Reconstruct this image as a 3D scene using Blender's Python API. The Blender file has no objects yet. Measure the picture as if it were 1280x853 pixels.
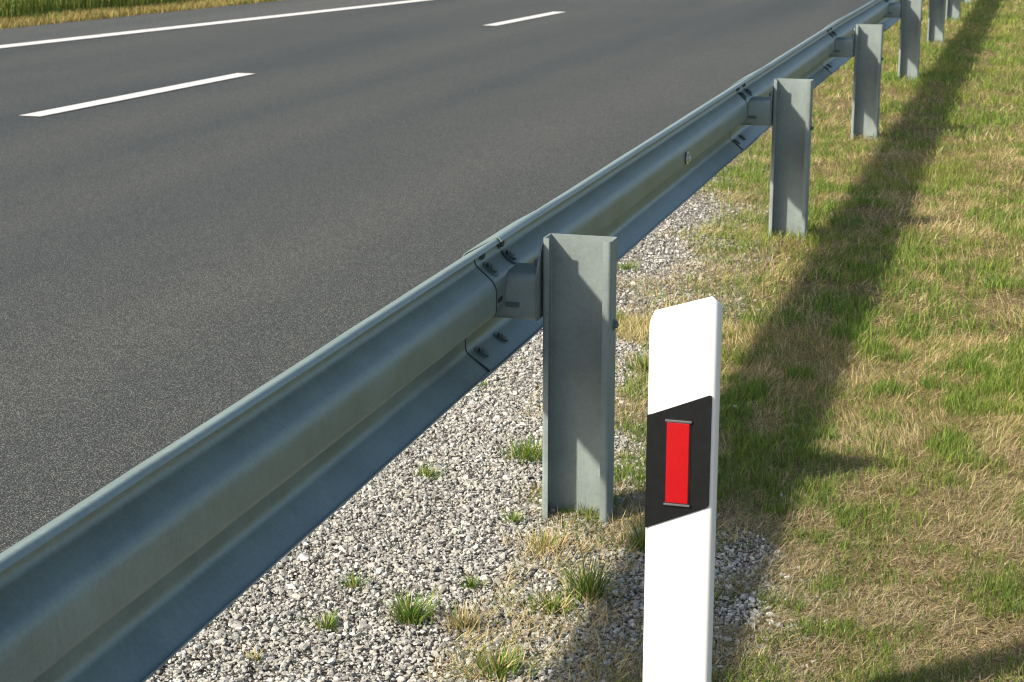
import bpy, bmesh, math, random
import numpy as np
from mathutils import Vector, Matrix
sc = bpy.context.scene
C = sc.collection
R = math.radians
rng = np.random.default_rng(7)
random.seed(7)

# ------------------------------------------------------------------ camera
cam = bpy.data.cameras.new('camera')
cam.sensor_width = 36.0
cam.lens = 61.875
cam.clip_start = 0.05
cam.clip_end = 2000
cam.dof.use_dof = True
cam.dof.focus_distance = 4.1
cam.dof.aperture_fstop = 14.0
co = bpy.data.objects.new('camera', cam)
C.objects.link(co)
co.location = (0, 0, 1.6)
co.rotation_euler = (R(90 - 14.195), 0, R(16.403))
sc.camera = co

# ------------------------------------------------------------------ sky, sun, exposure
LIGHT = Vector((0.87, 0.92, -1.0)).normalized()          # the way the sunlight travels
EL = math.asin(-LIGHT.z)
AZ = math.atan2(-LIGHT.x, -LIGHT.y)                       # clockwise from +Y
w = bpy.data.worlds.new('World')
sc.world = w
w.use_nodes = True
wt = w.node_tree
sky = wt.nodes.new('ShaderNodeTexSky')
sky.sky_type = 'NISHITA'
sky.sun_disc = False
sky.sun_elevation = EL
sky.sun_rotation = AZ
sky.air_density = 1.0
sky.dust_density = 2.2
sky.ozone_density = 0.35
wt.links.new(sky.outputs[0], wt.nodes['Background'].inputs[0])
wt.nodes['Background'].inputs[1].default_value = 0.125
sl = bpy.data.lights.new('sun', 'SUN')
sl.energy = 5.0
sl.angle = R(2.2)
sl.color = (1.0, 0.90, 0.76)
so = bpy.data.objects.new('sun', sl)
C.objects.link(so)
so.rotation_euler = LIGHT.to_track_quat('-Z', 'Y').to_euler()
so.location = (-20, -20, 25)
vs = sc.view_settings
vs.view_transform = 'Standard'
vs.look = 'None'
vs.exposure = 0.57
vs.gamma = 1
vs.use_curve_mapping = False
sc.render.engine = 'CYCLES'
sc.cycles.filter_width = 1.15

# ------------------------------------------------------------------ node helpers
def new_mat(name):
    m = bpy.data.materials.new(name)
    m.use_nodes = True
    nt = m.node_tree
    return m, nt, nt.nodes['Principled BSDF']

class NT:
    def __init__(s, nt):
        s.nt = nt
    def n(s, typ, **kw):
        nd = s.nt.nodes.new(typ)
        for k, v in kw.items():
            if k.startswith('i_'):
                key = k[2:]
                nd.inputs[int(key) if key.isdigit() else key.replace('_', ' ')].default_value = v
            else:
                setattr(nd, k, v)
        return nd
    def l(s, a, b):
        s.nt.links.new(a, b)
    def coord(s):
        return s.n('ShaderNodeTexCoord').outputs['Object']
    def mapping(s, vec, scale=(1, 1, 1), rot=(0, 0, 0)):
        m = s.n('ShaderNodeMapping')
        m.inputs['Scale'].default_value = scale
        m.inputs['Rotation'].default_value = rot
        s.l(vec, m.inputs[0])
        return m.outputs[0]
    def noise(s, vec, scale, detail=3, rough=0.55, dist=0.0):
        t = s.n('ShaderNodeTexNoise')
        t.inputs['Scale'].default_value = scale
        t.inputs['Detail'].default_value = detail
        t.inputs['Roughness'].default_value = rough
        t.inputs['Distortion'].default_value = dist
        s.l(vec, t.inputs['Vector'])
        return t.outputs['Fac']
    def voro(s, vec, scale, feature='F1', out='Distance'):
        t = s.n('ShaderNodeTexVoronoi', feature=feature)
        t.inputs['Scale'].default_value = scale
        s.l(vec, t.inputs['Vector'])
        return t.outputs[out]
    def ramp(s, fac, stops):
        r = s.n('ShaderNodeValToRGB')
        e = r.color_ramp.elements
        while len(e) < len(stops):
            e.new(0.5)
        for i, (p, c) in enumerate(stops):
            e[i].position = p
            e[i].color = (*c, 1) if len(c) == 3 else c
        s.l(fac, r.inputs[0])
        return r.outputs[0]
    def mix(s, fac, a, b, mode='MIX'):
        m = s.n('ShaderNodeMix', data_type='RGBA', blend_type=mode)
        for inp, v in ((0, fac), (6, a), (7, b)):
            if isinstance(v, (int, float)):
                m.inputs[inp].default_value = v
            elif isinstance(v, tuple):
                m.inputs[inp].default_value = (*v, 1) if len(v) == 3 else v
            else:
                s.l(v, m.inputs[inp])
        return m.outputs[2]
    def math(s, op, a, b=0.0):
        m = s.n('ShaderNodeMath', operation=op)
        for i, v in enumerate((a, b)):
            if isinstance(v, (int, float)):
                m.inputs[i].default_value = v
            else:
                s.l(v, m.inputs[i])
        return m.outputs[0]
    def maprange(s, v, a, b, c=0.0, d=1.0):
        m = s.n('ShaderNodeMapRange')
        s.l(v, m.inputs[0])
        for i, x in enumerate((a, b, c, d)):
            m.inputs[i + 1].default_value = x
        return m.outputs[0]
    def bump(s, height, strength, dist, normal=None):
        b = s.n('ShaderNodeBump')
        b.inputs['Strength'].default_value = strength
        b.inputs['Distance'].default_value = dist
        s.l(height, b.inputs['Height'])
        if normal is not None:
            s.l(normal, b.inputs['Normal'])
        return b.outputs[0]

# ------------------------------------------------------------------ materials
def mat_asphalt():
    m, nt, p = new_mat('asphalt')
    t = NT(nt)
    v = t.coord()
    cell = t.voro(v, 185.0, out='Color')
    sep = t.n('ShaderNodeSeparateColor')
    t.l(cell, sep.inputs[0])
    d = t.voro(v, 185.0)
    d2 = t.voro(v, 310.0)
    chips = t.ramp(sep.outputs[0], [(0.0, (0.046, 0.047, 0.046)), (0.45, (0.090, 0.0895, 0.083)),
                                    (0.8, (0.18, 0.172, 0.152)), (1.0, (0.25, 0.24, 0.212))])
    tar = t.maprange(d, 0.25, 0.62)
    c = t.mix(tar, chips, (0.030, 0.030, 0.031))
    # long worn bands along the lanes and large soft patches
    band = t.noise(t.mapping(v, (0.75, 0.03, 1), (0, 0, R(4))), 1.0, 2, 0.5)
    bl = t.ramp(band, [(0.34, (0.70, 0.75, 0.79)), (0.52, (0.98, 0.98, 0.96)), (0.68, (1.14, 1.11, 1.07))])
    c = t.mix(1.0, c, bl, 'MULTIPLY')
    big = t.noise(v, 0.55, 4, 0.6)
    c = t.mix(1.0, c, t.ramp(big, [(0.3, (0.95, 0.95, 0.96)), (0.7, (1.05, 1.04, 1.03))]), 'MULTIPLY')
    c = t.mix(1.0, c, (0.96, 1.05, 1.04), 'MULTIPLY')
    t.l(c, p.inputs['Base Color'])
    p.inputs['Roughness'].default_value = 0.82
    p.inputs['Specular IOR Level'].default_value = 0.35
    h = t.math('ADD', t.math('MULTIPLY', d, -1.0), t.math('MULTIPLY', d2, -0.45))
    t.l(t.bump(h, 0.65, 0.005), p.inputs['Normal'])
    return m

def mat_paint():
    m, nt, p = new_mat('road_paint')
    t = NT(nt)
    v = t.coord()
    worn = t.noise(v, 70, 4, 0.7)
    big = t.noise(v, 3, 3, 0.6)
    f = t.math('MULTIPLY', t.maprange(worn, 0.57, 0.66), t.maprange(big, 0.35, 0.65, 0.25, 0.9))
    c = t.mix(f, (0.62, 0.61, 0.57), (0.22, 0.21, 0.2))
    c = t.mix(t.maprange(big, 0.4, 0.7, 0, 0.25), c, (0.5, 0.49, 0.45))
    t.l(c, p.inputs['Base Color'])
    p.inputs['Roughness'].default_value = 0.6
    t.l(t.bump(t.voro(v, 160), 0.3, 0.002), p.inputs['Normal'])
    return m

def mat_zinc(name, tint=(0.172, 0.232, 0.218), streak_rot=0.0, rough=(0.35, 0.50), metallic=0.26):
    m, nt, p = new_mat(name)
    t = NT(nt)
    v = t.coord()
    sp = t.voro(t.mapping(v, (1, 1, 1)), 170.0, out='Color')
    sep = t.n('ShaderNodeSeparateColor')
    t.l(sp, sep.inputs[0])
    cloud = t.noise(v, 7.0, 5, 0.6)
    streak = t.noise(t.mapping(v, (14, 95, 14) if streak_rot == 0 else (60, 60, 5)), 1.0, 4, 0.65, 0.6)
    c = t.ramp(cloud, [(0.28, tuple(x * 0.80 for x in tint)), (0.72, tuple(x * 1.14 for x in tint))])
    c = t.mix(0.055, c, t.ramp(sep.outputs[0], [(0, (0.12, 0.16, 0.17)), (1, (0.66, 0.72, 0.74))]))
    c = t.mix(t.maprange(streak, 0.5, 0.72, 0, 0.22), c, (0.29, 0.38, 0.38))
    grime = t.noise(v, 3.1, 6, 0.7)
    c = t.mix(t.maprange(grime, 0.54, 0.72, 0, 0.38), c, (0.17, 0.185, 0.165))
    t.l(c, p.inputs['Base Color'])
    p.inputs['Metallic'].default_value = metallic
    r = t.maprange(t.math('ADD', t.math('MULTIPLY', streak, 0.6), t.math('MULTIPLY', cloud, 0.4)), 0.35, 0.65, *rough)
    t.l(r, p.inputs['Roughness'])
    h = t.math('ADD', t.math('MULTIPLY', cloud, 0.7), t.math('MULTIPLY', streak, 0.3))
    n1 = t.bump(h, 0.22, 0.006)
    n2 = t.bump(t.noise(v, 420, 2, 0.6), 0.10, 0.001, n1)
    t.l(n2, p.inputs['Normal'])
    return m

def mat_simple(name, col, rough, metallic=0.0, var=0.12, scale=30, bump=0.1, spec=0.5):
    m, nt, p = new_mat(name)
    t = NT(nt)
    v = t.coord()
    f = t.noise(v, scale, 4, 0.6)
    c = t.ramp(f, [(0.3, tuple(x * (1 - var) for x in col)), (0.7, tuple(min(1, x * (1 + var)) for x in col))])
    t.l(c, p.inputs['Base Color'])
    p.inputs['Roughness'].default_value = rough
    p.inputs['Metallic'].default_value = metallic
    p.inputs['Specular IOR Level'].default_value = spec
    t.l(t.bump(f, bump, 0.002), p.inputs['Normal'])
    return m

def mat_attr(name, rough=0.6, spec=0.3, trans=0.0, var=0.0, scale=200):
    """own colour of each blade or stone, stored on the mesh"""
    m, nt, p = new_mat(name)
    t = NT(nt)
    a = t.n('ShaderNodeAttribute', attribute_name='own')
    c = a.outputs['Color']
    if var:
        f = t.noise(t.coord(), scale, 4, 0.65)
        c = t.mix(1.0, c, t.ramp(f, [(0.3, (1 - var,) * 3), (0.7, (1 + var,) * 3)]), 'MULTIPLY')
        t.l(t.bump(f, 0.35, 0.003), p.inputs['Normal'])
    t.l(c, p.inputs['Base Color'])
    p.inputs['Roughness'].default_value = rough
    p.inputs['Specular IOR Level'].default_value = spec
    if trans:
        tr = t.n('ShaderNodeBsdfTranslucent')
        t.l(c, tr.inputs['Color'])
        mx = t.n('ShaderNodeMixShader')
        mx.inputs[0].default_value = trans
        t.l(p.outputs[0], mx.inputs[1])
        t.l(tr.outputs[0], mx.inputs[2])
        t.l(mx.outputs[0], nt.nodes['Material Output'].inputs[0])
    return m

def mat_ground(name, a, b, c3, s1=6, s2=90, bump=0.6):
    m, nt, p = new_mat(name)
    t = NT(nt)
    v = t.coord()
    f = t.noise(v, s1, 5, 0.65)
    g = t.noise(v, s2, 4, 0.7)
    c = t.mix(t.maprange(f, 0.35, 0.65), a, b)
    c = t.mix(t.maprange(g, 0.45, 0.7), c, c3)
    t.l(c, p.inputs['Base Color'])
    p.inputs['Roughness'].default_value = 0.95
    p.inputs['Specular IOR Level'].default_value = 0.1
    t.l(t.bump(g, bump, 0.02), p.inputs['Normal'])
    return m

M_ASPH = mat_asphalt()
M_SHOULDER = mat_asphalt()
M_SHOULDER.name = 'old_asphalt'
for nd in M_SHOULDER.node_tree.nodes:
    if nd.type == 'MIX' and tuple(round(x, 2) for x in nd.inputs[7].default_value[:3]) == (0.96, 1.05, 1.04):
        nd.inputs[7].default_value = (1.26, 1.36, 1.35, 1)
M_PAINT = mat_paint()
M_BEAM = mat_zinc('galvanised_beam')
M_POST = mat_zinc('galvanised_post', (0.225, 0.272, 0.262), 1.0, (0.50, 0.66), 0.15)
M_SPACER = mat_zinc('galvanised_spacer', (0.37, 0.45, 0.45), 1.0, (0.42, 0.58), 0.5)
M_BOLT = mat_simple('weathered_bolt', (0.15, 0.20, 0.195), 0.5, 0.6)
M_SEAM = mat_simple('dark_cut_edge', (0.035, 0.042, 0.04), 0.75, 0.2)
M_BRIGHT = mat_simple('bright_zinc_bolt', (0.72, 0.74, 0.74), 0.35, 0.7)
M_WHITE = mat_simple('white_plastic', (0.82, 0.82, 0.80), 0.45, 0.0, 0.015, 8, 0.02)
M_BLACK = mat_simple('black_foil', (0.008, 0.009, 0.010), 0.6, 0.0, 0.25, 60, 0.08, 0.2)
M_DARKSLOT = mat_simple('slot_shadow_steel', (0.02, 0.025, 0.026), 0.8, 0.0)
M_GREYBAR = mat_simple('grey_plastic_trim', (0.10, 0.10, 0.105), 0.5)
M_BLADE = mat_attr('grass_blades', 0.55, 0.25, 0.28)
M_STONE = mat_attr('gravel_stone', 0.85, 0.2, 0.0, 0.16, 260)
M_SOIL = mat_ground('verge_soil', (0.11, 0.08, 0.042), (0.18, 0.135, 0.07), (0.27, 0.21, 0.11), 5, 120)
def mat_pebbles():
    m, nt, p = new_mat('gravel_fines')
    t = NT(nt)
    v = t.coord()
    d = t.voro(v, 105.0)
    cell = t.voro(v, 105.0, out='Color')
    sep = t.n('ShaderNodeSeparateColor')
    t.l(cell, sep.inputs[0])
    c = t.ramp(sep.outputs[0], [(0.0, (0.17, 0.16, 0.14)), (0.5, (0.34, 0.32, 0.285)), (1.0, (0.52, 0.495, 0.45))])
    c = t.mix(t.maprange(d, 0.38, 0.62), c, (0.09, 0.08, 0.065))
    soil = t.noise(v, 9.0, 5, 0.7)
    c = t.mix(t.maprange(soil, 0.52, 0.68, 0, 0.7), c, (0.20, 0.155, 0.095))
    t.l(c, p.inputs['Base Color'])
    p.inputs['Roughness'].default_value = 0.92
    t.l(t.bump(t.math('MULTIPLY', d, -1.0), 1.0, 0.012), p.inputs['Normal'])
    return m
M_GBASE = mat_pebbles()
M_FIELD = mat_ground('meadow_ground', (0.05, 0.07, 0.02), (0.09, 0.10, 0.03), (0.12, 0.11, 0.04), 0.3, 6)

def mat_reflector():
    m, nt, p = new_mat('red_reflector')
    t = NT(nt)
    v = t.coord()
    h = t.voro(t.mapping(v, (1, 1, 1), (0, R(45), 0)), 260)
    f = t.noise(v, 40, 3)
    t.l(t.mix(f, (0.35, 0.0015, 0.004), (0.45, 0.003, 0.007)), p.inputs['Base Color'])
    p.inputs['Roughness'].default_value = 0.3
    p.inputs['Coat Weight'].default_value = 0.4
    p.inputs['Coat Roughness'].default_value = 0.08
    t.l(t.bump(h, 0.12, 0.002), p.inputs['Normal'])
    return m
M_RED = mat_reflector()

# ------------------------------------------------------------------ object helpers
def link_mesh(name, me, m=None, parent=None, smooth=False):
    o = bpy.data.objects.new(name, me)
    C.objects.link(o)
    if m:
        me.materials.append(m)
    if parent:
        o.parent = parent
    if smooth:
        me.polygons.foreach_set('use_smooth', [True] * len(me.polygons))
    return o

def from_bm(name, bm, m, parent=None, smooth=False, auto=None):
    me = bpy.data.meshes.new(name)
    bmesh.ops.recalc_face_normals(bm, faces=bm.faces)
    bm.to_mesh(me)
    bm.free()
    o = link_mesh(name, me, m, parent, smooth)
    if auto is not None:
        me.polygons.foreach_set('use_smooth', [True] * len(me.polygons))
        me.set_sharp_from_angle(angle=R(auto))
    return o

def tag(o, label=None, cat=None, group=None, kind=None):
    if label: o['label'] = label
    if cat: o['category'] = cat
    if group: o['group'] = group
    if kind: o['kind'] = kind
    return o

def empty(name, loc=(0, 0, 0)):
    o = bpy.data.objects.new(name, None)
    o.empty_display_size = 0.1
    C.objects.link(o)
    o.location = loc
    return o

def bm_box(bm, lo, hi, bevel=0.0):
    r = bmesh.ops.create_cube(bm, size=1.0)
    for v in r['verts']:
        v.co = Vector([lo[i] + (v.co[i] + 0.5) * (hi[i] - lo[i]) for i in range(3)])
    if bevel:
        es = list({e for v in r['verts'] for e in v.link_edges})
        bmesh.ops.bevel(bm, geom=es, offset=bevel, segments=2, profile=0.5, affect='EDGES')

def bm_prism(bm, pts, axis_vec):
    """closed polygon (3D points) extruded along axis_vec"""
    a = [bm.verts.new(p) for p in pts]
    f = bm.faces.new(a)
    r = bmesh.ops.extrude_face_region(bm, geom=[f])
    for v in r['geom']:
        if isinstance(v, bmesh.types.BMVert):
            v.co += Vector(axis_vec)
    return a

def bm_cyl(bm, c, axis, r, depth, seg=16, r2=None):
    q = Vector(axis).normalized().to_track_quat('Z', 'Y')
    mt = Matrix.Translation(Vector(c)) @ q.to_matrix().to_4x4()
    bmesh.ops.create_cone(bm, cap_ends=True, segments=seg, radius1=r, radius2=r if r2 is None else r2,
                          depth=depth, matrix=mt)

def fillet(pts, rads, seg=6):
    """round the corners of an open 2-D polyline"""
    out = [Vector(pts[0])]
    for i in range(1, len(pts) - 1):
        p0, p, p1 = Vector(pts[i - 1]), Vector(pts[i]), Vector(pts[i + 1])
        a = (p0 - p); b = (p1 - p)
        la, lb = a.length, b.length
        a.normalize(); b.normalize()
        ang = math.acos(max(-1, min(1, a.dot(b))))
        r = rads[i]
        tl = min(r / math.tan(ang / 2), la * 0.49, lb * 0.49)
        r = tl * math.tan(ang / 2)
        c = p + (a + b).normalized() * (r / math.sin(ang / 2))
        s, e = p + a * tl - c, p + b * tl - c
        a0 = math.atan2(s.y, s.x); a1 = math.atan2(e.y, e.x)
        d = (a1 - a0 + math.pi) % (2 * math.pi) - math.pi
        for k in range(seg + 1):
            th = a0 + d * k / seg
            out.append(c + Vector((math.cos(th), math.sin(th))) * r)
    out.append(Vector(pts[-1]))
    return out

def thicken(poly, t):
    """closed section from an open polyline: the line and its offset to one side"""
    off = []
    for i, p in enumerate(poly):
        d = (poly[min(i + 1, len(poly) - 1)] - poly[max(i - 1, 0)]).normalized()
        off.append(p + Vector((-d.y, d.x)) * t)
    return poly + off[::-1]

def sweep_y(section, ys, shift, name, m, parent, auto=35):
    """section in x,z (list of 2-D vectors) swept along y; shift(y, p) -> (dx, dz)"""
    n = len(section)
    V = []; F = []
    for y in ys:
        for i_, p in enumerate(section):
            dx, dz = shift(y, p, i_)
            V.append((p.x + dx, y, p.y + dz))
    for j in range(len(ys) - 1):
        for i in range(n):
            k = (i + 1) % n
            F.append((j * n + i, j * n + k, (j + 1) * n + k, (j + 1) * n + i))
    half = n // 2
    for j in (0, len(ys) - 1):
        for i in range(half - 1):
            F.append((j * n + i, j * n + i + 1, j * n + n - 2 - i, j * n + n - 1 - i))
    me = bpy.data.meshes.new(name)
    me.from_pydata(V, [], F)
    me.validate()
    bm = bmesh.new(); bm.from_mesh(me)
    bmesh.ops.recalc_face_normals(bm, faces=bm.faces)
    bm.to_mesh(me); bm.free()
    o = link_mesh(name, me, m, parent)
    me.polygons.foreach_set('use_smooth', [True] * len(me.polygons))
    me.set_sharp_from_angle(angle=R(auto))
    return o

def vnoise(x, y, scale, seed=0):
    """smooth value noise, vectorised"""
    x = np.asarray(x) * scale + 91.7 * seed; y = np.asarray(y) * scale + 37.3 * seed
    xi = np.floor(x).astype(np.int64); yi = np.floor(y).astype(np.int64)
    fx = x - xi; fy = y - yi
    fx = fx * fx * (3 - 2 * fx); fy = fy * fy * (3 - 2 * fy)
    def h(a, b):
        n = (a * 374761393 + b * 668265263 + seed * 1442695041) & 0xffffffff
        n = ((n ^ (n >> 13)) * 1274126177) & 0xffffffff
        return ((n ^ (n >> 16)) & 0xffff) / 65535.0
    return (h(xi, yi) * (1 - fx) + h(xi + 1, yi) * fx) * (1 - fy) + (h(xi, yi + 1) * (1 - fx) + h(xi + 1, yi + 1) * fx) * fy

def fbm(x, y, scale, seed=0):
    return (vnoise(x, y, scale, seed) + 0.5 * vnoise(x, y, scale * 2.1, seed + 1) + 0.25 * vnoise(x, y, scale * 4.3, seed + 2)) / 1.75

def np_mesh(name, V, nper, loops, fsize, own, m, smooth=False):
    """V (n,3); loops flat vertex ids; constant face size; own colour per vertex"""
    me = bpy.data.meshes.new(name)
    me.vertices.add(len(V))
    me.vertices.foreach_set('co', np.ascontiguousarray(V, dtype=np.float32).ravel())
    nf = len(loops) // fsize
    me.loops.add(len(loops))
    me.loops.foreach_set('vertex_index', np.ascontiguousarray(loops, dtype=np.int32))
    me.polygons.add(nf)
    me.polygons.foreach_set('loop_start', np.arange(0, nf * fsize, fsize, dtype=np.int32))
    me.update(calc_edges=True)
    at = me.attributes.new('own', 'FLOAT_COLOR', 'POINT')
    c4 = np.ones((len(V), 4), dtype=np.float32); c4[:, :3] = own
    at.data.foreach_set('color', c4.ravel())
    me.polygons.foreach_set('use_smooth', np.full(nf, smooth, dtype=bool))
    o = bpy.data.objects.new(name, me)
    C.objects.link(o)
    me.materials.append(m)
    return o

def sheet(name, pts, z, m, sub=0):
    me = bpy.data.meshes.new(name)
    me.from_pydata([(x, y, z) for x, y in pts], [], [tuple(range(len(pts)))])
    o = link_mesh(name, me, m)
    if me.polygons[0].normal.z < 0:
        me.flip_normals()
    return tag(o, kind='structure')

# ------------------------------------------------------------------ the setting
sheet('ground', [(-900, -300), (900, -300), (900, 900), (-900, 900)], -0.06, M_FIELD)
# far edge of the asphalt, then the carriageway itself
def far_edge(y):                                    # x of the far side of the asphalt
    return -12.29 + (y - 19.34) * 0.125
def edge_x(y):
    return -10.82 + (y - 17.0) * 0.155
def mid_x(y):
    return -7.17 + (y - 11.6) * 0.0515
ROAD_NEAR = -2.02
sheet('road', [(ROAD_NEAR, -20), (ROAD_NEAR, 120)] + [(far_edge(y), y) for y in (120, 60, 26, 19, 5, -20)], 0.0, M_ASPH)
ys_ = (-20, 5, 19, 26, 60, 120)
sheet('shoulder', [(edge_x(y) - 0.12, y) for y in ys_ if y < 100] + [(edge_x(100) - 0.3, 118)] + [(far_edge(y) + 0.002, y) for y in ys_[::-1] if y < 120], 0.003, M_SHOULDER)
def strip(name, fx, wd, ys, z=0.007):
    L = [(fx(y) - wd / 2, y) for y in ys]; Rr = [(fx(y) + wd / 2, y) for y in ys]
    return sheet(name, L + Rr[::-1], z, M_PAINT)
strip('edge_line', edge_x, 0.27, [-20, 10, 30, 60, 100])
for a, b in ((3.1, 5.9), (11.6, 15.05), (21.6, 24.5), (31.0, 34.2), (40.5, 43.7)):
    strip('lane_marking', mid_x, 0.185, [a, b])

# near side: gravel bed and grass verge
def grass_edge(y):
    """x where the verge grass begins"""
    ys = [-5, 3.0, 3.5, 4.0, 4.5, 5.0, 6.0, 7.4, 8.3, 9.7, 11.0, 12.5]
    xs = [-0.6, -0.62, -0.72, -0.84, -0.98, -1.12, -1.34, -1.43, -1.45, -1.62, -1.95, -2.05]
    return np.interp(y, ys, xs)
gy = [-8, 3, 4, 5, 6, 7.4, 8.3, 9.7, 11.0, 12.4]
sheet('gravel_bed', [(ROAD_NEAR + 0.003, -8)] + [(float(grass_edge(y)) + 0.35, y) for y in gy] + [(ROAD_NEAR + 0.003, 13)], -0.006, M_GBASE)
sheet('verge', [(ROAD_NEAR + 0.003, -20), (2.6, -20), (2.6, 120), (ROAD_NEAR + 0.003, 120)], -0.012, M_SOIL)
sheet('far_verge', [(far_edge(y) - 0.003, y) for y in (-20, 5, 19, 26, 60, 120)] + [(far_edge(y) - 1.3, y) for y in (120, 60, 26, 19, 5, -20)], -0.010, M_SOIL)

# ------------------------------------------------------------------ guardrail
POST_Y = [0.25, 4.30, 8.40, 12.20, 16.34, 20.40, 24.30, 28.20, 32.2, 36.2, 40.2]
RAIL_DX = [0.045, 0.0, -0.022, -0.04, -0.03, -0.005, 0.0, 0.0, 0.0, 0.0, 0.0]
JOINT = [y - 0.22 for y in POST_Y]
def rail_dx(y):
    return float(np.interp(y, JOINT, RAIL_DX))
def rail_dz(y):
    return float(np.interp(y, JOINT, [0, 0, .004, .006, .003, 0, 0, 0, 0, 0, 0]))
PROFILE = fillet([(-1.211, 0.787), (-1.217, 0.796), (-1.298, 0.7490), (-1.298, 0.713), (-1.242, 0.664), (-1.242, 0.586),
                  (-1.322, 0.550), (-1.322, 0.489), (-1.258, 0.440), (-1.253, 0.447)],
                 [0, 0.004, 0.016, 0.026, 0.050, 0.022, 0.020, 0.026, 0.004, 0], 8)
SECTION = thicken(PROFILE, -0.003)
def prof_normals():
    # unit normals of the profile, pointing to the road side
    N = []
    for i in range(len(PROFILE)):
        d = (PROFILE[min(i + 1, len(PROFILE) - 1)] - PROFILE[max(i - 1, 0)]).normalized()
        N.append(Vector((d.y, -d.x)))
    return N + N[::-1]
NORM = prof_normals()
if NORM[len(PROFILE) // 2].x > 0:
    NORM = [-n for n in NORM]

barrier = tag(empty('guardrail', (-1.2, 4.3, 0)),
              'long galvanised steel guardrail on posts running along the road edge', 'guardrail')
def par(o):
    o.parent = barrier
    o.matrix_parent_inverse = Matrix.Translation((1.2, -4.3, 0))
    return o

def wobble(y, z, j):
    return 0.0012 * math.sin(y * 5.1 + z * 9) + 0.0008 * math.sin(y * 13.7 + z * 23 + j)
beams = []
for i in range(len(JOINT) - 1):
    a, b = JOINT[i] - 0.08, JOINT[i + 1]
    if i == 0:
        a = -2.0
    def shift(y, p, idx, j=JOINT[i], first=(i == 0)):
        back = 0.0
        if not first:
            s = min(max((y - (j + 0.34)) / 0.22, 0), 1)
            back = 1 - s * s * (3 - 2 * s)
        mid = 0.5 + 0.5 * math.cos(max(-1, min(1, (p.y - 0.612) / 0.05)) * math.pi)
        wob = wobble(y, p.y, j)
        lip = max(min((p.y - 0.735) / 0.03, 1), min((0.49 - p.y) / 0.03, 1), 0)
        k = back * ((0.0085 + 0.014 * mid) * (1 - lip) + 0.0036 * lip)
        return (rail_dx(y) + wob + NORM[idx].x * k, rail_dz(y) + wob * 0.4 + NORM[idx].y * k)
    ys = list(np.arange(a, b, 0.06)) + [b]
    o = par(sweep_y(SECTION, ys, shift, 'rail_beam', M_BEAM, None))
    beams.append(o)

def hexnut(parent, c, axis, r=0.0125, mat=M_BOLT, name='bolt'):
    bm = bmesh.new()
    a = Vector(axis).normalized(); c = Vector(c)
    bm_cyl(bm, c + a * 0.0012, a, r * 1.6, 0.003, 20)
    bm_cyl(bm, c + a * 0.006, a, r, 0.008, 6)
    bm_cyl(bm, c + a * 0.0105, a, r * 0.55, 0.004, 12, r * 0.45)
    o = from_bm(name, bm, mat, None, auto=30)
    o.parent = parent
    o.matrix_parent_inverse = parent.matrix_basis.inverted() if parent.type == 'EMPTY' else (parent.matrix_parent_inverse @ parent.matrix_basis).inverted() @ Matrix.Identity(4)
    return o

def sub(o, parent):
    """child of a part that itself hangs under the guardrail (all meshes are built in world coordinates)"""
    o.parent = parent
    o.matrix_parent_inverse = (Matrix.Translation((-1.2, 4.3, 0)) @ Matrix.Translation((1.2, -4.3, 0))).inverted()
    return o

def round_plate(bm, c, u, v, n, hw, hh, rad, t):
    pts = []
    for sx, sy, a0 in ((1, 1, 0), (-1, 1, 90), (-1, -1, 180), (1, -1, 270)):
        for k in range(5):
            th = R(a0 + 22.5 * k)
            pts.append(Vector(c) + Vector(u) * (sx * (hw - rad) + rad * math.cos(th)) + Vector(v) * (sy * (hh - rad) + rad * math.sin(th)))
    bm_prism(bm, pts, Vector(n) * t)

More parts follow.
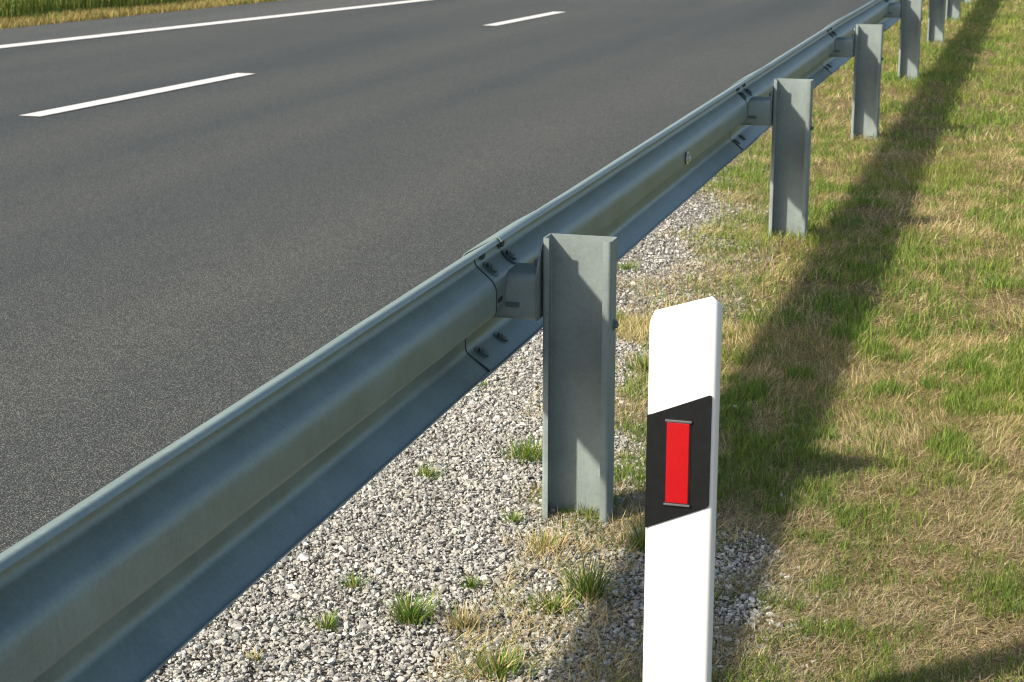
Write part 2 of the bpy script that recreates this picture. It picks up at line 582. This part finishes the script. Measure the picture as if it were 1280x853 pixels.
up_n = Vector((0.049, 0, 0.056)).normalized()
lo_n = Vector((0.049, 0, 0.064)).normalized()
for i in range(1, len(JOINT)):
    j = JOINT[i]; py = POST_Y[i]; dx = rail_dx(j); dz = rail_dz(j)
    bm_parent = beams[min(i, len(beams) - 1)]
    # nuts of the lap joint, on the beam that passes underneath
    spots = [((-1.298, 0.722), (1, 0, 0)), ((-1.274, 0.693), up_n), ((-1.297, 0.471), lo_n)]
    for oy in (0.075, 0.245):
        for (x, z), nrm in spots:
            b = hexnut(barrier, Vector((x + dx, j + oy, z + dz)) - Vector(nrm) * 0.0085, nrm, 0.016 if nrm != (1, 0, 0) else 0.011)
            sub(b, bm_parent)
    # thin dark strip drawing the lap line along the cut edge of the overlapping beam
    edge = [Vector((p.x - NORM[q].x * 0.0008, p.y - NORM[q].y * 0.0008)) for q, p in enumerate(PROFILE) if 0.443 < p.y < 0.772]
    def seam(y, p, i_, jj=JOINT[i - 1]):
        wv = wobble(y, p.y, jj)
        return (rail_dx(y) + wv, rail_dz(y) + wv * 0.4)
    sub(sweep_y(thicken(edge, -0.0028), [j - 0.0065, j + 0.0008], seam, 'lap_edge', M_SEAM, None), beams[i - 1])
    # long slot in the middle web of the lap
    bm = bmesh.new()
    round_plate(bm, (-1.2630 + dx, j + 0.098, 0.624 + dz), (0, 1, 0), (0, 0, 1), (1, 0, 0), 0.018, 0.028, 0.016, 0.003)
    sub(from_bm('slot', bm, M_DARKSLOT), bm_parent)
    # spacer: folded sleeve between beam and post, with a gusset plate on the post
    bm = bmesh.new()
    x0, x1 = -1.300 + dx, -1.178
    sec = fillet([(0.045, 0.548), (-0.075, 0.548), (-0.075, 0.664), (0.045, 0.664)], [0, 0.012, 0.016, 0], 5)
    sec = thicken(sec, 0.004)
    n = len(sec); half = n // 2
    A = [bm.verts.new((x0, py + p.x, p.y)) for p in sec]
    B = [bm.verts.new((x1, py + p.x, p.y)) for p in sec]
    for k in range(n):
        q = (k + 1) % n
        bm.faces.new((A[k], A[q], B[q], B[k]))
    for k in range(half - 1):
        bm.faces.new((A[k], A[k + 1], A[n - 2 - k], A[n - 1 - k]))
        bm.faces.new((B[k], B[k + 1], B[n - 2 - k], B[n - 1 - k]))
    sp = par(from_bm('spacer', bm, M_SPACER, None, auto=40))
    bm = bmesh.new()
    bm_prism(bm, [(-1.1745, py - 0.082, 0.545), (-1.1745, py + 0.05, 0.545), (-1.1745, py + 0.05, 0.70), (-1.1745, py + 0.0, 0.735),
                  (-1.1745, py - 0.035, 0.735), (-1.1745, py - 0.082, 0.665)], (-0.005, 0, 0))
    sub(from_bm('end_plate', bm, M_POST), sp)
    bm = bmesh.new()
    bm_box(bm, (-1.258 + dx, py - 0.086, 0.578), (-1.222 + dx, py - 0.074, 0.590), 0.002)
    sub(from_bm('locking_tab', bm, M_BOLT), sp)
    sub(hexnut(sp, (-1.18, py - 0.045, 0.69), (-1, 0, 0), 0.010), sp)

    # post: lipped channel, open towards the oncoming traffic
    px = [0, 0, -0.004, 0, -0.006, 0, 0, 0, 0, 0, 0][i]
    xl, xr, yw, yf = -1.167 + px, -0.988 + px, py + 0.012, py - 0.058
    ch = fillet([(xl + 0.016, yf), (xl, yf), (xl, yw), (xr, yw), (xr, yf), (xr - 0.022, yf)],
                [0, 0.006, 0.008, 0.008, 0.010, 0], 5)
    ch = thicken(ch, -0.0045)
    bm = bmesh.new()
    n = len(ch); half = n // 2
    zt = 0.757 + [0, 0, .004, .004, 0, 0, 0, 0, 0, 0, 0][i]
    zs = list(np.linspace(-0.10, zt, 9))
    rows = [[bm.verts.new((p.x, p.y, z)) for p in ch] for z in zs]
    for r in range(len(zs) - 1):
        for k in range(n):
            q = (k + 1) % n
            bm.faces.new((rows[r][k], rows[r][q], rows[r + 1][q], rows[r + 1][k]))
    for r in (0, -1):
        for k in range(half - 1):
            bm.faces.new((rows[r][k], rows[r][k + 1], rows[r][n - 2 - k], rows[r][n - 1 - k]))
    po = par(from_bm('post', bm, M_POST, None, auto=40))
    sub(hexnut(po, (xr + 0.0, py - 0.02, 0.535), (1, 0, 0), 0.009), po)
    for zz in (0.69, 0.60):
        bm = bmesh.new()
        bm_cyl(bm, (xl + 0.026, yw - 0.0047, zz), (0, -1, 0), 0.008, 0.004, 14, 0.006)
        sub(from_bm('rivet', bm, M_POST, auto=30), po)

# small bright nut half way along one beam
b = hexnut(beams[1], (-1.238 + rail_dx(6.6) + 0.002, 6.62, 0.628), (1, 0, 0), 0.016, M_BRIGHT)
sub(b, beams[1])
b['label'] = 'bright zinc bolt on the middle ridge'

# ------------------------------------------------------------------ delineator
DX0, DX1, DY = -0.660, -0.5375, 3.15
dl = tag(empty('delineator_post', (-0.598, DY, 0)),
         'white plastic roadside delineator post with slanted black band and red reflector', 'marker post')
def child(o, p, base=(-0.598, DY, 0)):
    o.parent = p
    return o
def loc(x, y, z):
    return Vector((x + 0.598, y - DY, z))
# plan (x, y) of the hollow body: flat front, short sides, then tapering to a rounded back
plan = fillet([(-0.599, DY + 0.105), (DX0, DY + 0.038), (DX0, DY), (DX1 + 0.0105, DY), (DX1 + 0.0105, DY + 0.040), (-0.597, DY + 0.105)],
              [0, 0.02, 0.010, 0.013, 0.02, 0], 7)
def top_z(x):
    u = (x - DX0) / (DX1 + 0.0105 - DX0)
    z = 0.846 + 0.036 * min(1, u * 1.05)
    z -= 0.030 * max(0, 1 - u / 0.13) ** 2 * 0.9
    z -= 0.017 * max(0, (u - 0.82) / 0.18) ** 2.4
    return z
bm = bmesh.new()
zs = [-0.15] + list(np.linspace(0, 1, 14))
rows = []
npn = len(plan)
for f in zs:
    row = []
    for p in plan:
        z = f if f < 0 else f * (top_z(p.x) - 0.45 * max(0, p.y - DY - 0.012))
        row.append(bm.verts.new(loc(p.x, p.y, z)))
    rows.append(row)
# soft shoulder at the top edge
cx = -0.598
last = []
for s, dz in ((0.985, 0.0022), (0.955, 0.0038)):
    row = [bm.verts.new(loc(cx + (p.x - cx) * s, DY + 0.045 + (p.y - DY - 0.045) * (s - 0.02), top_z(p.x) - 0.45 * max(0, p.y - DY - 0.012) + dz)) for p in plan]
    rows.append(row)
for a in range(len(rows) - 1):
    for k in range(npn):
        q = (k + 1) % npn
        bm.faces.new((rows[a][k], rows[a][q], rows[a + 1][q], rows[a + 1][k]))
bm.faces.new(rows[-1])
body = child(from_bm('post_body', bm, M_WHITE, None, auto=50), dl)
# black slanted band, a thin foil panel on the front face
bm = bmesh.new()
bz = lambda u, lo: (0.417 + 0.054 * u) if lo else (0.643 + 0.051 * u)
xa, xb = DX0 + 0.0005, DX1 + 0.0015
rd = 0.005
pts = [(xa, bz(0, True)), (xb - rd, bz(0.96, True)), (xb - rd * 0.3, bz(0.98, True) + rd * 0.4), (xb, bz(1, True) + rd),
       (xb, bz(1, False) - rd), (xb - rd * 0.3, bz(0.985, False) - rd * 0.35), (xb - rd, bz(0.96, False)), (xa, bz(0, False))]
bm_prism(bm, [loc(x, DY - 0.0022, z) for x, z in pts], (0, 0.0032, 0))
band = child(from_bm('black_band', bm, M_BLACK), dl)
# the same foil wraps round the rounded left edge
bm = bmesh.new()
ring = [p for p in plan if p.x < DX0 + 0.012 and p.y < DY + 0.012]
A = [bm.verts.new(loc(p.x - 0.0013, p.y - 0.0013, bz((p.x - DX0) / 0.122, True))) for p in ring]
B = [bm.verts.new(loc(p.x - 0.0013, p.y - 0.0013, bz((p.x - DX0) / 0.122, False))) for p in ring]
for k in range(len(ring) - 1):
    bm.faces.new((A[k], A[k + 1], B[k + 1], B[k]))
o = child(from_bm('band_edge', bm, M_BLACK, None, smooth=True), band)
# red reflector with its frame and two clips
bm = bmesh.new()
bm_box(bm, loc(-0.6205, DY - 0.0042, 0.4735), loc(-0.5765, DY - 0.0019, 0.6345), 0.0015)
ref = child(from_bm('red_reflector', bm, M_RED), dl)
bm = bmesh.new()
bm_box(bm, loc(-0.6245, DY - 0.0030, 0.4670), loc(-0.5735, DY - 0.0016, 0.6410), 0.0005)
child(from_bm('reflector_frame', bm, M_BLACK), ref)
for z0, z1 in ((0.6352, 0.6392), (0.4685, 0.4725)):
    bm = bmesh.new()
    bm_box(bm, loc(-0.6235, DY - 0.0062, z0), loc(-0.5725, DY - 0.0020, z1), 0.0008)
    child(from_bm('clip', bm, M_GREYBAR), ref)

dl.scale = (0.955,) * 3
dl.location = (-0.598 * 0.955, DY * 0.955, 1.6 * 0.045)

# ------------------------------------------------------------------ gravel stones
def stone_protos(k, npts, seed):
    r = np.random.default_rng(seed)
    out = []
    while len(out) < k:
        P = r.normal(size=(npts, 3)); P /= np.linalg.norm(P, axis=1)[:, None]
        P *= r.uniform(0.8, 1.1, (npts, 1))
        P *= np.array([1.0, r.uniform(0.65, 0.95), r.uniform(0.45, 0.8)])
        bm = bmesh.new()
        for p in P:
            bm.verts.new(p)
        h = bmesh.ops.convex_hull(bm, input=bm.verts)
        junk = [g for g in h['geom_interior'] + h['geom_unused'] if isinstance(g, bmesh.types.BMVert)]
        if junk:
            bmesh.ops.delete(bm, geom=list(set(junk)), context='VERTS')
        bmesh.ops.triangulate(bm, faces=bm.faces)
        bm.verts.index_update()
        V = np.array([v.co[:] for v in bm.verts]); F = np.array([[v.index for v in f.verts] for f in bm.faces])
        bm.free()
        out.append((V, F))
    return out
PROTO = stone_protos(14, 15, 3)
def rand_rot(n, r):
    q = r.normal(size=(n, 4)); q /= np.linalg.norm(q, axis=1)[:, None]
    a, b, c, d = q.T
    return np.stack([np.stack([1 - 2 * (c * c + d * d), 2 * (b * c - a * d), 2 * (b * d + a * c)], -1),
                     np.stack([2 * (b * c + a * d), 1 - 2 * (b * b + d * d), 2 * (c * d - a * b)], -1),
                     np.stack([2 * (b * d - a * c), 2 * (c * d + a * b), 1 - 2 * (b * b + c * c)], -1)], 1)
def scatter_stones(name, x, y, size, z, r, m, bright=1.0):
    n = len(x)
    which = r.integers(0, len(PROTO), n)
    VV = []; LL = []; CC = []; base = 0
    pal = np.array([[0.47, 0.44, 0.395], [0.40, 0.385, 0.355], [0.56, 0.535, 0.49], [0.33, 0.32, 0.30], [0.50, 0.455, 0.385], [0.62, 0.60, 0.565]])
    for k, (V, F) in enumerate(PROTO):
        ix = np.where(which == k)[0]
        if not len(ix):
            continue
        M = rand_rot(len(ix), r)
        M = M * 0.75 + np.eye(3)[None] * 0.0
        P = np.einsum('nij,vj->nvi', M, V) / 0.75 * size[ix][:, None, None]
        P[:, :, 2] *= 0.8
        P += np.stack([x[ix], y[ix], z[ix]], -1)[:, None, :]
        nv = len(V)
        L = (F[None] + (np.arange(len(ix)) * nv)[:, None, None] + base).reshape(-1)
        c = pal[r.choice(len(pal), len(ix), p=[.26, .2, .2, .1, .12, .12])] * r.uniform(0.52, 1.0, (len(ix), 1)) * np.array([0.965, 1.0, 0.985]) * bright
        VV.append(P.reshape(-1, 3)); LL.append(L); CC.append(np.repeat(c, nv, 0)); base += len(ix) * nv
    return np_mesh(name, np.concatenate(VV), 0, np.concatenate(LL), 3, np.clip(np.concatenate(CC), 0, 0.85), m)

r = np.random.default_rng(11)
def gravel_points(n, y0, y1):
    y = r.uniform(y0, y1, n)
    x = r.uniform(ROAD_NEAR - 0.01, -0.35, n)
    gx = grass_edge(y)
    e = x - gx + (fbm(x, y, 2.6, 5) - 0.5) * 0.75
    keep = e < 0.14 + r.exponential(0.08, n)
    # bare gravel patches inside the grass
    for (cx_, cy_, rx, ry) in ((-0.64, 4.12, 0.12, 0.20), (-0.57, 3.78, 0.07, 0.12), (-0.86, 3.5, 0.3, 0.3)):
        d = ((x - cx_) / rx) ** 2 + ((y - cy_) / ry) ** 2 + (fbm(x, y, 7, 9) - 0.5) * 1.6
        keep |= (d < 1) & (r.random(n) < 0.75)
    fade = np.interp(y, [8.5, 12.5], [1, 0])
    keep &= r.random(n) < fade
    return x[keep], y[keep]
x1, y1 = gravel_points(110000, 2.7, 6.2)
x2, y2 = gravel_points(46000, 6.2, 12.5)
x3, y3 = gravel_points(9000, -1.0, 2.7)
gxs = np.concatenate([x1, x2, x3]); gys = np.concatenate([y1, y2, y3])
size = np.clip(np.exp(r.normal(math.log(0.0047), 0.42, len(gxs))), 0.0028, 0.015)
size[len(x1):] *= 1.15
gz = r.uniform(-0.002, 0.007, len(gxs)) + size * 0.15
tag(scatter_stones('gravel', gxs, gys, size, gz, r, M_STONE), kind='stuff')

def single_stone(px, py, s, label, seed, col):
    P = stone_protos(1, 34, seed)[0]
    V, F = P
    V = V * np.array([s, s * 0.8, s * 0.75])
    o = np_mesh('stone', V, 0, F.reshape(-1), 3, np.tile(np.array(col), (len(V), 1)), M_STONE)
    o.location = (px, py, s * 0.32)
    o.rotation_euler = (0.2, 0.1, seed)
    return tag(o, label, 'stone', 'larger loose stones lying about')
single_stone(-1.655, 3.79, 0.024, 'large pale stone on bare gravel, close below the guardrail beam', 21, (0.66, 0.65, 0.62))
single_stone(-0.85, 5.41, 0.022, 'small white stone in shaded grass right of the delineator post', 22, (0.72, 0.72, 0.70))
single_stone(-1.635, 3.27, 0.017, 'beige grey stone in the gravel at lower left near guardrail bottom edge', 23, (0.55, 0.51, 0.44))
single_stone(-0.545, 3.84, 0.016, 'pale stone in dry grass beside the lower part of the delineator post', 24, (0.64, 0.62, 0.58))

# ------------------------------------------------------------------ grass
def blades(x, y, h, lean, az, width, cols, curl, z0=None, seg=3):
    """strips of seg quads; returns verts, loops, colours"""
    n = len(x)
    t = np.linspace(0, 1, seg + 1)
    # bend grows along the blade
    ang = lean[:, None] + curl[:, None] * t[None]
    dl_ = h[:, None] / seg
    ca, sa = np.cos(ang), np.sin(ang)
    hor = np.cumsum(np.concatenate([np.zeros((n, 1)), (sa * dl_)[:, :-1]], 1), 1)
    ver = np.cumsum(np.concatenate([np.zeros((n, 1)), (ca * dl_)[:, :-1]], 1), 1)
    ver = np.maximum(ver, 0.0015 * t[None])
    dxy = np.stack([np.cos(az), np.sin(az)], -1)
    tw = az + np.pi / 2 + np.random.default_rng(n).normal(0, 0.6, n)
    sd = np.stack([np.cos(tw), np.sin(tw)], -1)
    wd = width[:, None] * (1 - 0.85 * t[None] ** 1.6) * 0.5
    cx_ = x[:, None] + dxy[:, 0:1] * hor; cy_ = y[:, None] + dxy[:, 1:2] * hor
    zz = ver + (0 if z0 is None else z0[:, None])
    Lf = np.stack([cx_ - sd[:, 0:1] * wd, cy_ - sd[:, 1:2] * wd, zz], -1)
    Rt = np.stack([cx_ + sd[:, 0:1] * wd, cy_ + sd[:, 1:2] * wd, zz + 0.2 * wd], -1)
    V = np.stack([Lf, Rt], 2).reshape(n, -1, 3)
    nv = V.shape[1]
    q = np.array([[2 * k, 2 * k + 1, 2 * k + 3, 2 * k + 2] for k in range(seg)])
    L = (q[None] + (np.arange(n) * nv)[:, None, None]).reshape(-1)
    return V.reshape(-1, 3), L, np.repeat(cols, nv, 0)

GREEN = np.array([[0.110, 0.205, 0.024], [0.165, 0.260, 0.034], [0.250, 0.320, 0.052], [0.070, 0.150, 0.022]])
STRAW = np.array([[0.52, 0.41, 0.195], [0.44, 0.33, 0.155], [0.66, 0.55, 0.31], [0.30, 0.215, 0.105], [0.50, 0.42, 0.155], [0.60, 0.49, 0.25]])
def colour(n, pal, r, lo=0.75, hi=1.25):
    return pal[r.integers(0, len(pal), n)] * r.uniform(lo, hi, (n, 1)) * r.uniform(0.93, 1.07, (n, 3))

def verge_patch(n, x0, x1, y0, y1, r, wmul=1.0, hmul=1.0):
    x = r.uniform(x0, x1, n); y = r.uniform(y0, y1, n)
    gx = grass_edge(y)
    e = x - gx + (fbm(x, y, 2.6, 5) - 0.5) * 0.75
    keep = (r.random(n) < np.clip((e + 0.10) / 0.22, 0, 1)) & (x > ROAD_NEAR + 0.06)
    for (cx_, cy_, rx, ry) in ((-0.64, 4.12, 0.10, 0.17), (-0.57, 3.78, 0.05, 0.10)):
        d = ((x - cx_) / rx) ** 2 + ((y - cy_) / ry) ** 2 + (fbm(x, y, 7, 9) - 0.5) * 1.6
        keep &= (d > 1) | (r.random(n) < 0.12)
    # thin places
    thin = fbm(x, y, 3.4, 31)
    keep &= r.random(n) < np.clip(0.35 + (thin - 0.28) * 3.0, 0.25, 1)
    x, y = x[keep], y[keep]
    n = len(x)
    clump = fbm(x, y, 9.0, 12) * 0.62 + fbm(x, y, 1.7, 17) * 0.38
    bias = np.interp(y, [3, 6, 12, 25], [0.035, -0.012, 0.0, 0.03]) + np.clip((x + 0.55) * 0.03, -0.03, 0.06)
    pg = np.clip((clump + bias - 0.425) * 5.0 + 0.06, 0.21, 0.85)
    g = r.random(n) < pg
    h = np.where(g, r.uniform(0.018, 0.046, n) * (0.7 + 0.8 * np.clip(pg, 0, 1)), r.uniform(0.02, 0.065, n)) * hmul
    h *= np.where(g, 0.66, 0.44) + np.where(g, 0.46, 0.66) * np.clip((y - 3.6) / 3, 0, 1)
    lean = np.where(g, np.abs(r.normal(0.25, 0.3, n)), np.abs(r.normal(1.15, 0.42, n)))
    curl = np.where(g, r.uniform(0.1, 1.1, n), r.uniform(-0.4, 1.0, n))
    flow = fbm(x, y, 2.0, 44) * 6.28 * 1.5
    az = np.where(g, r.uniform(0, 6.283, n), flow + r.normal(0, 1.1, n))
    wd = np.where(g, r.uniform(0.0016, 0.0034, n), r.uniform(0.0011, 0.0024, n)) * wmul
    cols = np.where(g[:, None], colour(n, GREEN, r), colour(n, STRAW, r))
    # yellowing green and lime patches
    yel = np.clip((fbm(x, y, 0.9, 55) - 0.4) * 2, 0, 1)[:, None]
    cols = np.where(g[:, None], cols * (1 - 0.45 * yel) + np.array([0.36, 0.335, 0.075]) * 0.45 * yel, cols)
    near = np.clip((5.6 - y) / 1.6, 0, 1)[:, None]           # more weathered, greyer straw close to the gravel
    grey = cols.mean(1, keepdims=True) * np.array([1.12, 0.99, 0.80])
    cols = np.where(g[:, None], cols * (1 - 0.16 * near), (cols * (1 - 0.45 * near) + grey * 0.45 * near) * (1 - 0.16 * near))
    wd = wd * (1 - 0.18 * near[:, 0])
    z0 = np.where(g, 0.0, r.uniform(0, 0.012, n))
    return blades(x, y, h, lean, az, wd, cols, curl, z0)

def join(parts):
    VV = []; LL = []; CC = []; b = 0
    for V, L, c in parts:
        VV.append(V); LL.append(L + b); CC.append(c); b += len(V)
    return np.concatenate(VV), np.concatenate(LL), np.clip(np.concatenate(CC), 0, 0.8)

r = np.random.default_rng(5)
def thatch(n, x0, x1, y0, y1, r):
    x = r.uniform(x0, x1, n); y = r.uniform(y0, y1, n)
    k = fbm(x, y, 4.5, 63) > 0.52
    x, y = x[k], y[k]; n = len(x)
    return blades(x, y, r.uniform(0.02, 0.06, n), np.abs(r.normal(1.05, 0.4, n)), r.uniform(0, 6.28, n), r.uniform(0.0012, 0.0024, n),
                  colour(n, np.concatenate([STRAW, STRAW, GREEN[:1]]), r), r.uniform(-0.3, 0.9, n), r.uniform(0.006, 0.016, n))
def litter(n, x0, x1, y0, y1, r, wm=1.0):
    x = r.uniform(x0, x1, n); y = r.uniform(y0, y1, n)
    e = x - grass_edge(y) + (fbm(x, y, 2.6, 5) - 0.5) * 0.75
    k = r.random(n) < np.clip((e + 0.14) / 0.26, 0, 1)
    for (cx_, cy_, rx, ry) in ((-0.64, 4.12, 0.10, 0.17), (-0.57, 3.78, 0.05, 0.10)):
        k &= (((x - cx_) / rx) ** 2 + ((y - cy_) / ry) ** 2 > 1) | (r.random(n) < 0.1)
    x, y = x[k], y[k]; n = len(x)
    cols = colour(n, np.concatenate([STRAW, STRAW[:4] * 0.8, np.array([[0.18, 0.13, 0.065], [0.36, 0.31, 0.22]])]), r, 0.6, 1.2)
    return blades(x, y, r.uniform(0.010, 0.038, n) * wm, np.abs(r.normal(1.42, 0.2, n)), r.uniform(0, 6.28, n), r.uniform(0.001, 0.0022, n) * wm,
                  cols, r.uniform(-0.3, 0.5, n), r.uniform(-0.002, 0.010, n), 2)
parts = [litter(170000, -1.4, 0.2, 3.0, 6.5, r), litter(60000, -1.9, 0.3, 6.5, 13.0, r, 1.5), thatch(5500, -1.14, -0.6, 3.2, 4.35, r), thatch(3500, -1.5, -1.1, 5.0, 8.2, r), verge_patch(230000, -1.5, 0.35, 2.9, 6.5, r),
         verge_patch(120000, -2.0, 0.4, 6.5, 12.0, r, 1.25, 1.05),
         verge_patch(80000, -2.0, 0.6, 12.0, 22.0, r, 1.9, 1.15),
         verge_patch(60000, -2.0, 1.2, 22.0, 40.0, r, 3.2, 1.3),
         verge_patch(30000, -1.0, 1.6, 0.5, 2.9, r, 1.4),
         verge_patch(50000, 0.35, 2.4, 2.9, 12.0, r, 2.0)]
V, L, c = join(parts)
tag(np_mesh('verge_grass', V, 0, L, 4, c, M_BLADE), kind='stuff')

# far verge: dry mown strip, then tall green meadow
def far_patch(n, d0, d1, y0, y1, r, hlo, hhi, pgreen, wd):
    y = r.uniform(y0, y1, n); d = r.uniform(d0, d1, n)
    x = far_edge(y) - d
    pg = np.clip(pgreen + (fbm(x, y, 0.9, 71) - 0.5) * 1.6, 0.02, 0.98)
    g = r.random(n) < pg
    hh = r.uniform(hlo, hhi, n) * (0.55 + 0.9 * fbm(x, y, 0.7, 78))
    cols = np.where(g[:, None], colour(n, np.array([[0.11, 0.19, 0.035], [0.19, 0.26, 0.05], [0.30, 0.32, 0.07]]), r),
                    colour(n, np.array([[0.40, 0.32, 0.10], [0.33, 0.29, 0.09], [0.28, 0.21, 0.08]]), r))
    return blades(x, y, hh, np.abs(r.normal(0.15, 0.2, n)), r.uniform(0, 6.28, n), r.uniform(0.6, 1.3, n) * wd, cols, r.uniform(0.1, 0.8, n))
V, L, c = join([far_patch(30000, 0.02, 0.95, 14, 34, r, 0.03, 0.10, 0.12, 0.012), far_patch(4000, -0.06, 0.3, 14, 34, r, 0.03, 0.12, 0.2, 0.012)])
tag(np_mesh('dry_grass_strip', V, 0, L, 4, c, M_BLADE), kind='stuff')
V, L, c = join([far_patch(80000, 0.8, 6.5, 14, 36, r, 0.35, 0.75, 0.80, 0.012), far_patch(45000, 0.8, 9, 36, 75, r, 0.35, 0.75, 0.80, 0.03), far_patch(25000, 6.5, 20, 14, 36, r, 0.35, 0.75, 0.80, 0.012)])
tag(np_mesh('meadow_grass', V, 0, L, 4, c, M_BLADE), kind='stuff')

# grass tufts growing out of the gravel, one object each
def tuft(px, py, n, h, spread, dry, label, seed):
    r = np.random.default_rng(seed)
    n = int(n * 1.5); spread *= 0.9
    a = r.uniform(0, 6.283, n); d = np.minimum(np.abs(r.normal(0, spread * 0.8, n)), spread * 1.5)
    x = np.cos(a) * d; y = np.sin(a) * d * 0.8
    g = r.random(n) > dry * (0.6 if dry < 0.5 else 1)
    cols = np.where(g[:, None], colour(n, GREEN, r), colour(n, STRAW, r))
    hh = r.uniform(0.45, 1.0, n) * h
    V, L, c = blades(x, y, hh, np.abs(r.normal(0.45, 0.3, n)), a + r.normal(0, 0.5, n), r.uniform(0.002, 0.0042, n), cols, r.uniform(0.1, 1.0, n))
    o = np_mesh('grass_tuft', V, 0, L, 4, np.clip(c, 0, 0.8), M_BLADE)
    o.location = (px, py, 0.005)
    return tag(o, label, 'grass tuft', 'grass tufts growing in the gravel')
tuft(-1.57, 4.48, 45, 0.05, 0.030, 0.25, 'small green tuft alone on pale gravel halfway up the gap below the beam', 101)
tuft(-1.70, 5.43, 14, 0.03, 0.014, 0.1, 'tiny green sprout in gravel just under the guardrail beam, left of the first post', 102)
tuft(-1.23, 4.19, 30, 0.045, 0.022, 0.15, 'small green tuft touching the left side of the first post base', 103)
tuft(-1.34, 4.72, 150, 0.075, 0.065, 0.3, 'wide mixed green and straw tuft behind the left edge of the first post', 104)
tuft(-1.46, 3.65, 36, 0.045, 0.024, 0.2, 'little green tuft right of the large pale stone on bare gravel', 105)
tuft(-1.27, 3.50, 130, 0.085, 0.040, 0.2, 'largest bushy green tuft standing in the open gravel at the bottom', 106)
tuft(-1.44, 3.41, 50, 0.045, 0.028, 0.35, 'low yellow green tuft in gravel left of the bushy tuft', 107)
tuft(-1.14, 3.49, 80, 0.075, 0.032, 0.75, 'straw coloured dry tuft right of the bushy green one', 108)
tuft(-1.20, 3.73, 40, 0.045, 0.026, 0.25, 'small flat green tuft in gravel below the post, above the dry tuft', 109)
tuft(-0.92, 3.74, 110, 0.13, 0.030, 0.15, 'tall upright dark green tuft between first post and delineator', 110)
tuft(-0.98, 3.65, 90, 0.06, 0.045, 0.3, 'low spreading tuft at the foot of the tall upright tuft', 111)
tuft(-1.52, 3.21, 22, 0.03, 0.020, 0.6, 'tiny browning tuft at the bottom edge near the guardrail', 112)
tuft(-1.00, 3.29, 130, 0.07, 0.055, 0.3, 'broad green tuft at the bottom edge left of the delineator', 113)
tuft(-1.66, 7.43, 60, 0.05, 0.045, 0.1, 'small green tuft in distant gravel right of the first post top', 114)
tuft(-1.22, 5.77, 170, 0.08, 0.075, 0.35, 'grassy tuft between the first post and the delineator top', 115)
tuft(-0.86, 4.10, 120, 0.09, 0.05, 0.25, 'dense green tuft at the right side of the first post base', 116)
tuft(-1.10, 4.02, 120, 0.06, 0.07, 0.85, 'dry straw tuft in front of the first post base', 117)
